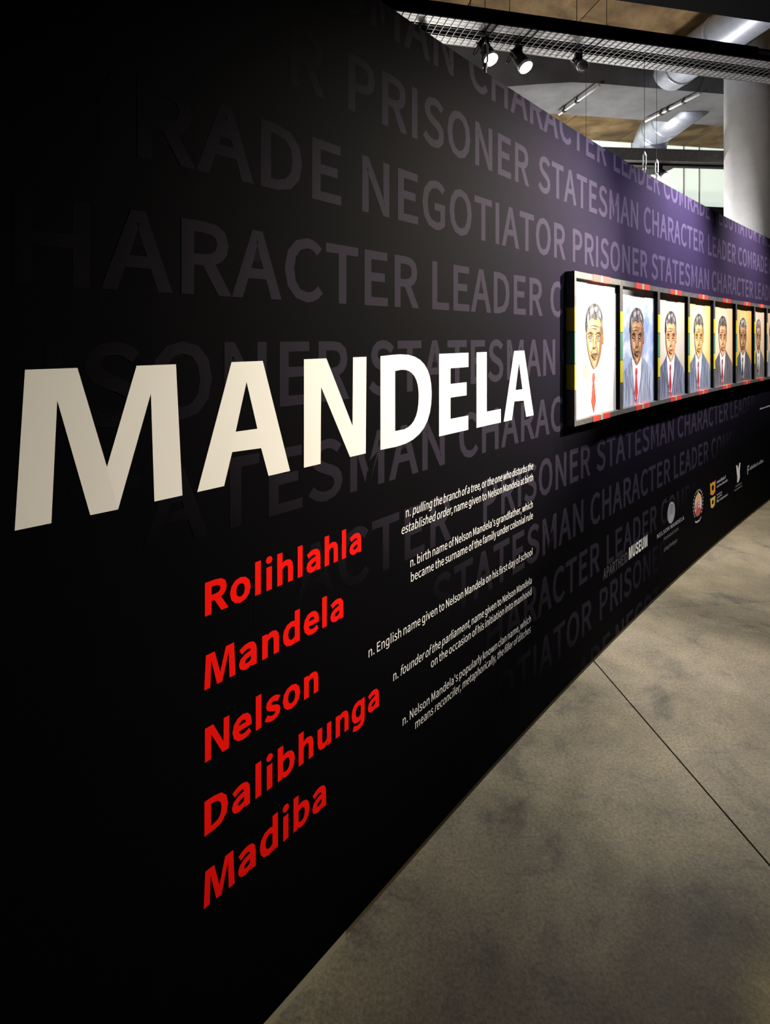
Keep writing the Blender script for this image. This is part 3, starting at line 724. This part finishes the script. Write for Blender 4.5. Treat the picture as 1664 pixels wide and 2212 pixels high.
run('sponsor_wordmark', 'NELSON MANDELA', 2.477, 2.995, 0.022 + 1.6 * (1 - 0.779), 0.026, M_midprint, 0.0010, bold=12, track=30)
run('sponsor_wordmark', 'FOUNDATION', 2.60, 2.875, 0.022 + 1.6 * (1 - 0.807), 0.020, M_greyprint2, 0.0010, bold=6, track=60)
run('sponsor_wordmark', '*Living the legacy*', 2.60, 2.855, 0.022 + 1.6 * (1 - 0.850), 0.024, M_greyprint2, 0.0010, bold=6)
# oval coloured emblem with a dotted ring
cx, cz = 3.305, 0.022 + 1.6 * (1 - 0.755)
g = []
for k in range(24):
    a = 2 * math.pi * k / 24
    if -2.2 < (a if a < math.pi else a - 2 * math.pi) < -0.9: continue
    g.append([ell(cx + 0.112 * math.cos(a), cz + 0.100 * math.sin(a), 0.008, 0.009, 8)])
print_on_wall('emblem_ring', g, ident, M_midprint, 0.0010)
print_on_wall('emblem_body', [[ell(cx, cz - 0.004, 0.085, 0.082)]], ident, M_pink, 0.0010)
print_on_wall('emblem_top', [[[(cx - 0.045, cz + 0.030), (cx + 0.045, cz + 0.030), (cx + 0.022, cz + 0.075), (cx, cz + 0.092), (cx - 0.022, cz + 0.075)]]], ident, M_gold, 0.0014)
print_on_wall('emblem_base', [[ell(cx, cz - 0.055, 0.066, 0.030)], [[(cx - 0.075, cz - 0.02), (cx - 0.05, cz + 0.02), (cx - 0.04, cz - 0.03)]]], ident, M_crimson, 0.0014)
print_on_wall('emblem_mark', [[rect(cx - 0.028, cx - 0.014, cz - 0.025, cz + 0.02)], [rect(cx + 0.006, cx + 0.026, cz - 0.012, cz - 0.002)], [rect(cx + 0.004, cx + 0.03, cz + 0.012, cz + 0.018)]], ident, M_darkink, 0.0018)
print_on_wall('emblem_ribbon', [[[(cx - 0.07, cz - 0.118), (cx - 0.03, cz - 0.130), (cx + 0.03, cz - 0.130), (cx + 0.07, cz - 0.112), (cx + 0.07, cz - 0.100), (cx + 0.03, cz - 0.116), (cx - 0.03, cz - 0.116), (cx - 0.07, cz - 0.104)]]], ident, M_midprint, 0.0010)
# orange crest with lines of white text
z0, z1 = 0.022 + 1.6 * (1 - 0.820), 0.022 + 1.6 * (1 - 0.692); s0, s1 = 3.590, 3.728; sm = (s0 + s1) / 2; hh = z1 - z0
print_on_wall('crest_shield', [[[(s0, z1), (s0 + 0.03, z1 - 0.012), (sm, z1 - 0.004), (s1 - 0.03, z1 - 0.012), (s1, z1), (s1 - 0.008, z0 + hh * 0.55), (sm, z0 + hh * 0.48), (s0 + 0.008, z0 + hh * 0.55)], ell(sm, z0 + hh * 0.76, 0.028, 0.022, 16)[::-1]]], ident, M_orange, 0.0010)
print_on_wall('crest_base', [[[(s0 + 0.004, z0 + hh * 0.40), (s1 - 0.004, z0 + hh * 0.40), (s1 - 0.02, z0 + 0.012), (sm, z0), (s0 + 0.02, z0 + 0.012)], ell(sm, z0 + hh * 0.22, 0.022, 0.018, 12)[::-1]]], ident, M_gold, 0.0010)
fine_print('sponsor_text_line', 3.760, 4.00, z1 - 0.038, 0.026, M_midprint, 1)
fine_print('sponsor_text_line', 3.760, 4.06, z1 - 0.070, 0.018, M_midprint, 2)
fine_print('sponsor_text_line', 3.760, 3.90, z0 + 0.072, 0.014, M_midprint, 3)
fine_print('sponsor_text_line', 3.760, 3.90, z0 + 0.050, 0.014, M_midprint, 4)
fine_print('sponsor_text_line', 3.760, 4.06, z0 + 0.018, 0.022, M_midprint, 5)
# slim white figure mark and the last wordmark
z0, z1 = 0.022 + 1.6 * (1 - 0.776), 0.022 + 1.6 * (1 - 0.680); s0, s1 = 4.301, 4.435; sm = (s0 + s1) / 2; hh = z1 - z0
print_on_wall('figure_mark', [[[(s0, z1), (s0 + 0.035, z1 - 0.004), (sm, z1 - hh * 0.26), (s1 - 0.035, z1 + 0.006), (s1, z1), (sm + 0.045, z0 + hh * 0.55), (sm + 0.05, z0 + hh * 0.2), (sm + 0.01, z0), (sm - 0.035, z0), (sm - 0.03, z0 + hh * 0.3), (sm - 0.045, z0 + hh * 0.55)]]], ident, M_small, 0.0010)
fine_print('sponsor_text_line', 4.28, 4.47, z0 - 0.032, 0.018, M_greyprint2, 6)
fine_print('sponsor_text_line', 4.25, 4.48, z0 - 0.060, 0.018, M_greyprint2, 7)
zf = 0.022 + 1.6 * (1 - 0.748)
run('sponsor_wordmark', 'F', 4.651, 4.72, zf - 0.03, 0.075, M_midprint, 0.0010, bold=30)
fine_print('sponsor_wordmark', 4.735, 5.21, zf - 0.004, 0.034, M_midprint, 8)
fine_print('caption_line', 5.084, 5.60, 0.022 + 1.6 * (1 - 0.430), 0.014, M_small, 9)


# ------------------------------------------------------------------ framed portraits
M_yel = newmat('frame_yellow', (0.60, 0.52, 0.02), 0.5); M_grn = newmat('frame_green', (0.10, 0.26, 0.16), 0.5)
M_rd = newmat('frame_red', (0.62, 0.05, 0.035), 0.5); M_sage = newmat('frame_sage', (0.26, 0.34, 0.25), 0.5)
def smooth_closed(pts, n=4):
    out = []; m = len(pts)
    for i in range(m):
        p0, p1, p2, p3 = pts[i - 1], pts[i], pts[(i + 1) % m], pts[(i + 2) % m]
        for k in range(n):
            t = k / n
            out.append(tuple(0.5 * (2 * p1[j] + (p2[j] - p0[j]) * t + (2 * p0[j] - 5 * p1[j] + 4 * p2[j] - p3[j]) * t * t + (3 * p1[j] - p0[j] - 3 * p2[j] + p3[j]) * t ** 3) for j in (0, 1)))
    return out
def ellp(a, b, ra, rb, n=16): return [(a + ra * math.cos(2 * math.pi * k / n), b + rb * math.sin(2 * math.pi * k / n)) for k in range(n)]
def stroke(pts, wd):
    up, dn = [], []
    for i, p in enumerate(pts):
        q, r = pts[max(i - 1, 0)], pts[min(i + 1, len(pts) - 1)]
        dx, dy = r[0] - q[0], (r[1] - q[1]); l = math.hypot(dx, dy) or 1
        k = wd * (1 - 0.6 * abs(2 * i / (len(pts) - 1) - 1))
        up.append((p[0] - dy / l * k, p[1] + dx / l * k)); dn.append((p[0] + dy / l * k, p[1] - dx / l * k))
    return up + dn[::-1]
HEAD = smooth_closed([(.47, .185), (.57, .20), (.635, .27), (.655, .36), (.648, .45), (.62, .54), (.565, .61), (.49, .650), (.43, .64), (.365, .57), (.315, .49), (.295, .40), (.295, .30), (.33, .225), (.39, .193)])
HAIR = smooth_closed([(.47, .163), (.57, .178), (.64, .24), (.668, .33), (.664, .395), (.640, .36), (.622, .305), (.57, .272), (.50, .285), (.43, .272), (.37, .285), (.325, .31), (.297, .375), (.280, .33), (.298, .245), (.35, .19), (.41, .167)])
HAIR_LIGHT = [smooth_closed([(.36, .22), (.42, .195), (.44, .22), (.40, .25)]), smooth_closed([(.46, .19), (.53, .195), (.50, .225), (.47, .22)]), smooth_closed([(.55, .215), (.60, .24), (.60, .27), (.56, .25)]), smooth_closed([(.31, .27), (.34, .25), (.33, .29), (.305, .32)]), smooth_closed([(.635, .29), (.655, .33), (.652, .37), (.638, .34)])]
CHEEK = smooth_closed([(.60, .33), (.648, .38), (.643, .46), (.61, .55), (.55, .615), (.49, .645), (.53, .59), (.575, .52), (.585, .44)])
LIGHT = [smooth_closed([(.33, .31), (.42, .30), (.52, .305), (.53, .345), (.43, .36), (.34, .355)]), smooth_closed([(.33, .44), (.39, .44), (.415, .49), (.38, .525), (.34, .50)]), smooth_closed([(.445, .40), (.462, .40), (.472, .465), (.45, .475)]), smooth_closed([(.52, .45), (.57, .44), (.565, .49), (.53, .50)]), smooth_closed([(.43, .595), (.49, .595), (.48, .625), (.44, .625)])]
LINES_F = [stroke([(.325, .392), (.36, .380), (.40, .384), (.43, .396)], .008), stroke([(.50, .394), (.535, .380), (.575, .382), (.605, .398)], .008),
           stroke([(.335, .413), (.365, .404), (.395, .406), (.42, .416)], .006), stroke([(.505, .416), (.535, .405), (.565, .407), (.59, .416)], .006),
           stroke([(.345, .440), (.375, .447), (.41, .438)], .003), stroke([(.52, .440), (.55, .448), (.585, .438)], .003),
           stroke([(.425, .487), (.445, .497), (.47, .498), (.495, .487)], .007), stroke([(.485, .42), (.488, .45), (.500, .482)], .005),
           stroke([(.415, .500), (.395, .53), (.388, .56)], .004), stroke([(.510, .50), (.535, .53), (.545, .565)], .004),
           stroke([(.395, .547), (.43, .541), (.462, .545), (.50, .540), (.535, .549)], .008), stroke([(.43, .580), (.465, .586), (.50, .580)], .004),
           stroke([(.35, .335), (.43, .328), (.52, .334), (.58, .345)], .003), stroke([(.36, .355), (.44, .350), (.53, .356)], .0025)]
EYES = [ellp(.378, .420, .030, .008), ellp(.548, .420, .030, .008)]
IRIS = [ellp(.380, .419, .011, .009), ellp(.550, .419, .011, .009)]
LIPS = [smooth_closed([(.40, .550), (.465, .549), (.53, .552), (.50, .570), (.465, .575), (.43, .570)])]
EAR = [ellp(.668, .425, .020, .048)]
SHIRT = [(.345, .585), (.40, .62), (.455, .66), (.51, .62), (.585, .56), (.61, .60), (.59, .74), (.50, .955), (.42, .955), (.365, .74), (.335, .62)]
TIE = [(.435, .685), (.478, .685), (.488, .725), (.470, .752), (.505, .895), (.458, .985), (.405, .895), (.436, .752), (.424, .725)]
JACKET = [(.350, .580), (.27, .635), (.16, .685), (.06, .735), (.002, .80), (.002, .998), (.998, .998), (.998, .81), (.94, .73), (.80, .66), (.68, .60), (.60, .555), (.625, .62), (.595, .76), (.50, .97), (.42, .97), (.365, .76), (.335, .62)]
LAPEL = [[(.338, .590), (.265, .695), (.305, .735), (.275, .755), (.415, .985), (.368, .76)], [(.612, .575), (.685, .685), (.645, .725), (.675, .745), (.505, .985), (.598, .76)]]
FOLD = [stroke([(.10, .76), (.12, .86), (.11, .99)], .010), stroke([(.22, .74), (.25, .86), (.27, .99)], .007), stroke([(.87, .74), (.85, .86), (.87, .99)], .010), stroke([(.74, .74), (.72, .85), (.70, .99)], .007), stroke([(.16, .70), (.20, .82), (.19, .95)], .005), stroke([(.80, .70), (.79, .82), (.81, .95)], .005)]

def backdrop(name, edge, centre, c=(0.28, 0.50), rad=0.30, tex=0.25):
    m = newmat(name, edge, 0.7, spec=0.2); nt = m.node_tree; N = nt.nodes; L = nt.links
    tc = N.new('ShaderNodeTexCoord'); sub = N.new('ShaderNodeVectorMath'); sub.operation = 'SUBTRACT'; sub.inputs[1].default_value = (c[0], 0, c[1])
    sc = N.new('ShaderNodeVectorMath'); sc.operation = 'MULTIPLY'; sc.inputs[1].default_value = (1, 0, 0.75)
    ln = N.new('ShaderNodeVectorMath'); ln.operation = 'LENGTH'
    no = N.new('ShaderNodeTexNoise'); no.inputs['Scale'].default_value = 9; no.inputs['Detail'].default_value = 6
    md = N.new('ShaderNodeMath'); md.operation = 'MULTIPLY_ADD'; md.inputs[1].default_value = tex; L.new(no.outputs['Fac'], md.inputs[0])
    dv = N.new('ShaderNodeMath'); dv.operation = 'DIVIDE'; dv.inputs[1].default_value = rad
    r = N.new('ShaderNodeValToRGB'); r.color_ramp.elements[0].position = 0.25; r.color_ramp.elements[0].color = (*centre, 1); r.color_ramp.elements[1].position = 1.0; r.color_ramp.elements[1].color = (*edge, 1)
    L.new(tc.outputs['Object'], sub.inputs[0]); L.new(sub.outputs[0], sc.inputs[0]); L.new(sc.outputs[0], ln.inputs[0]); L.new(ln.outputs['Value'], dv.inputs[0]); L.new(dv.outputs[0], md.inputs[2])
    L.new(tc.outputs['Object'], no.inputs['Vector']); L.new(md.outputs[0], r.inputs[0]); L.new(r.outputs[0], N['Principled BSDF'].inputs['Base Color'])
    return m
def paint(name, lo, hi, scale=30, st=(1, 1, 0.5)): return noisy(name, [(0.38, lo), (0.62, hi)], scale=scale, rough=0.7, spec=0.2, stretch=st)
FZ0, FZ1 = EYE - 0.405, EYE + 0.297
FD, FR = 0.043, 0.021
# per picture: edge, centre, skin lo/hi, light, hair lo/hi, hair light, jacket lo/hi, tie, shirt
SK = {'deep': ((0.30, 0.145, 0.07), (0.50, 0.27, 0.13), (0.70, 0.44, 0.24), (0.05, 0.025, 0.015)),
      'warm': ((0.60, 0.29, 0.13), (0.78, 0.46, 0.23), (0.85, 0.62, 0.36), (0.20, 0.07, 0.03)),
      'gold': ((0.60, 0.36, 0.10), (0.78, 0.52, 0.20), (0.85, 0.66, 0.34), (0.22, 0.10, 0.03)),
      'pale': ((0.17, 0.085, 0.035), (0.36, 0.225, 0.115), (0.50, 0.38, 0.24), (0.03, 0.014, 0.007))}
PICS = [
 ('white picture with only a head and red tie painted, first of the row', (0.86, 0.86, 0.86), (0.86, 0.86, 0.86), 'pale', (0.02, 0.02, 0.022), (0.15, 0.15, 0.16), (0.42, 0.42, 0.44), None, (0.40, 0.06, 0.03)),
 ('portrait on blue cloudy sky, light grey suit and red tie', (0.40, 0.54, 0.80), (0.55, 0.66, 0.86), 'deep', (0.05, 0.04, 0.035), (0.26, 0.24, 0.23), (0.50, 0.50, 0.52), ((0.24, 0.28, 0.39), (0.48, 0.53, 0.63)), (0.55, 0.03, 0.05)),
 ('portrait on pale beige ground, slate suit and dark red tie', (0.50, 0.46, 0.36), (0.68, 0.62, 0.54), 'warm', (0.05, 0.04, 0.04), (0.22, 0.20, 0.19), (0.62, 0.60, 0.58), ((0.10, 0.11, 0.17), (0.24, 0.26, 0.36)), (0.34, 0.02, 0.03)),
 ('portrait on glowing yellow ground, blue-grey suit', (0.72, 0.55, 0.16), (0.84, 0.80, 0.62), 'gold', (0.06, 0.05, 0.04), (0.24, 0.22, 0.19), (0.40, 0.38, 0.34), ((0.12, 0.15, 0.21), (0.28, 0.33, 0.42)), (0.30, 0.02, 0.03)),
 ('portrait on peach and cream ground, charcoal suit and maroon tie', (0.76, 0.54, 0.30), (0.82, 0.76, 0.62), 'warm', (0.04, 0.035, 0.03), (0.20, 0.18, 0.17), (0.28, 0.26, 0.24), ((0.09, 0.09, 0.11), (0.20, 0.20, 0.24)), (0.20, 0.02, 0.03)),
 ('portrait on orange ground with white collar and navy tie', (0.66, 0.38, 0.10), (0.78, 0.60, 0.30), 'deep', (0.05, 0.05, 0.06), (0.24, 0.24, 0.26), (0.84, 0.82, 0.78), ((0.06, 0.065, 0.09), (0.17, 0.18, 0.22)), (0.03, 0.03, 0.08)),
 ('narrow portrait on dusky pink ground with grey suit', (0.66, 0.46, 0.34), (0.74, 0.60, 0.46), 'deep', (0.09, 0.07, 0.07), (0.26, 0.22, 0.20), (0.60, 0.58, 0.58), ((0.11, 0.11, 0.12), (0.25, 0.25, 0.26)), (0.06, 0.05, 0.06)),
 ('portrait on pink ground cut off at the right edge of the photo', (0.70, 0.48, 0.34), (0.76, 0.60, 0.48), 'deep', (0.09, 0.07, 0.07), (0.26, 0.22, 0.20), (0.60, 0.58, 0.58), ((0.30, 0.33, 0.42), (0.42, 0.46, 0.55)), (0.06, 0.05, 0.06)),
]
SS = [1.233, 1.797, 2.374, 2.948, 3.532, 4.131, 4.707, 5.150, 5.730]
SKY = noisy('painted_sky', [(0.36, (0.24, 0.33, 0.56)), (0.46, (0.38, 0.47, 0.66)), (0.53, (0.66, 0.71, 0.78)), (0.64, (0.80, 0.82, 0.84))], scale=4.0, detail=6, rough=0.7, dist=0.8, spec=0.2)
M_shirt = paint('painted_shirt', (0.78, 0.78, 0.80), (0.86, 0.86, 0.86))
for n, (label, edge, centre, sk, h0, h1, hl, jk, tie) in enumerate(PICS):
    p, q = won(SS[n], FZ0), won(SS[n + 1], FZ0)
    W = (q - p).length - 0.0025; Hh = FZ1 - FZ0
    root = thing('framed_portrait', 'dark framed ' + label, 'painting', p, math.atan2(q.y - p.y, q.x - p.x), 'portraits in a row on the dark wall')
    root.location = p + Vector((math.sin(root.rotation_euler.z), -math.cos(root.rotation_euler.z), 0)) * 0.0025
    S = 0.018; TB, TT = 0.024, 0.029
    def bar(name, x0, x1, z0, z1, mat=M_frame, parent=root, y0=-FD, y1=-0.0):
        bm = bmesh.new(); box(bm, (x0, y0, z0), (x1, y1, z1)); return obj(name, bm, mat, parent)
    top = bar('top_rail', 0, W, Hh - TT, Hh); bot = bar('bottom_rail', 0, W, 0, TB)
    le = bar('left_stile', 0, S, TB, Hh - TT); ri = bar('right_stile', W - S, W, TB, Hh - TT)
    bar('reveal_shade', W - S - 0.0015, W - S, TB, Hh - TT, M_matte, root, -FD, -0.004); bar('reveal_shade', S, S + 0.0015, TB, Hh - TT, M_matte, root, -FD, -0.004)  # black linings added to paint shade onto the recess sides
    bar('backing', S, W - S, TB, Hh - TT, M_black, root, -0.012, -0.002)
    e = 0.0012
    for par, z0, z1 in ((top, Hh - TT, Hh), (bot, 0, TB)):          # red / green / red blocks on the rails
        for x0, x1, mt, nm in ((0.36, 0.505, M_rd, 'red_block'), (0.515, 0.575, M_sage, 'green_block'), (0.585, 0.73, M_rd, 'red_block')):
            bar(nm, x0 * W, x1 * W, z0 - e, z1 + e, mt, par, -FD - e, -FD + 0.02)
    for par, x0, x1 in ((le, -e if n == 0 else 0.0004, S - 0.001), (ri, W - S + 0.001, W - 0.0004)):   # yellow / green / yellow blocks on the stiles
        for z0, z1, mt, nm in ((0.765, 0.612, M_yel, 'yellow_block'), (0.606, 0.405, M_grn, 'green_block'), (0.399, 0.235, M_yel, 'yellow_block')):
            bar(nm, x0, x1, z1 * Hh, z0 * Hh, mt, par, -FD - e, -0.004)
    x0, x1, z0, z1 = S, W - S, TB, Hh - TT
    bm = bmesh.new(); box(bm, (x0, -FD + FR, z0), (x1, -0.012, z1))
    canvas = obj('canvas', bm, (SKY if n == 1 else backdrop('painted_ground', edge, centre, (x0 + 0.47 * (x1 - x0), z0 + 0.62 * (z1 - z0)))), root)
    layer = [0]
    fx = 1.0
    def ink(name, polys, mat):
        layer[0] += 1; y = -FD + FR - 0.00045 * layer[0]
        for c in polys:
            bm = bmesh.new(); fill(bm, [c], lambda t: (x0 + t[0] * (x1 - x0), y, z1 - t[1] * (z1 - z0)))
            for f in bm.faces:
                f.normal_update()
                if f.normal.y > 0: f.normal_flip()
            me = bpy.data.meshes.new(name); bm.to_mesh(me); bm.free()
            link(name, me, mat, canvas)
    lo, hi, li, ln = SK[sk]
    if jk:
        ink('painted_jacket', [JACKET], paint('jacket_paint', *jk, 34, (1, 1, 0.16)))
        dk = tuple(c * 0.7 for c in jk[0]); ink('painted_lapel', LAPEL, paint('lapel_paint', dk, tuple(c * 0.9 for c in jk[1]), 22)); ink('painted_fold', FOLD, paint('fold_paint', dk, jk[0], 20))
        ink('painted_shirt', [SHIRT], M_shirt)
    else:
        ink('painted_shoulder', [smooth_closed([(.21, .66), (.30, .60), (.345, .59), (.36, .70), (.355, .80), (.325, .83), (.31, .72), (.22, .72)]), ], paint('shoulder_wash', (0.44, 0.33, 0.20), (0.62, 0.52, 0.40), 9))
        ink('painted_wash', [smooth_closed([(.02, .545), (.2, .535), (.22, .555), (.03, .565)]), smooth_closed([(.68, .52), (.74, .44), (.80, .50), (.96, .50), (.90, .55), (.72, .56)])], paint('pale_wash', (0.38, 0.44, 0.46), (0.5, 0.52, 0.54), 9))
    ink('painted_tie', [TIE], paint('tie_paint', tie, tuple(min(1, c * 1.5 + 0.02) for c in tie), 40))
    ink('painted_ear', EAR, paint('ear_paint', lo, hi))
    ink('painted_head', [HEAD], paint('skin_paint', lo if sk != 'pale' else (0.28, 0.165, 0.08), hi, 22))
    ink('painted_cheek', [CHEEK], paint('cheek_paint', tuple(c * 0.68 for c in lo), lo, 25))
    ink('painted_light', LIGHT, paint('light_paint', hi, li, 25))
    ink('painted_hair', [HAIR], paint('hair_paint', h0, h1, 60)); ink('painted_grey_hair', HAIR_LIGHT, paint('grey_hair_paint', h1, hl, 60))
    ink('painted_eye', EYES, paint('eye_paint', (0.5, 0.45, 0.4), (0.62, 0.58, 0.52))); ink('painted_lips', LIPS, paint('lip_paint', tuple(c * 0.7 for c in lo), lo))
    ink('painted_line', LINES_F + IRIS, newmat('line_paint', ln, 0.7))
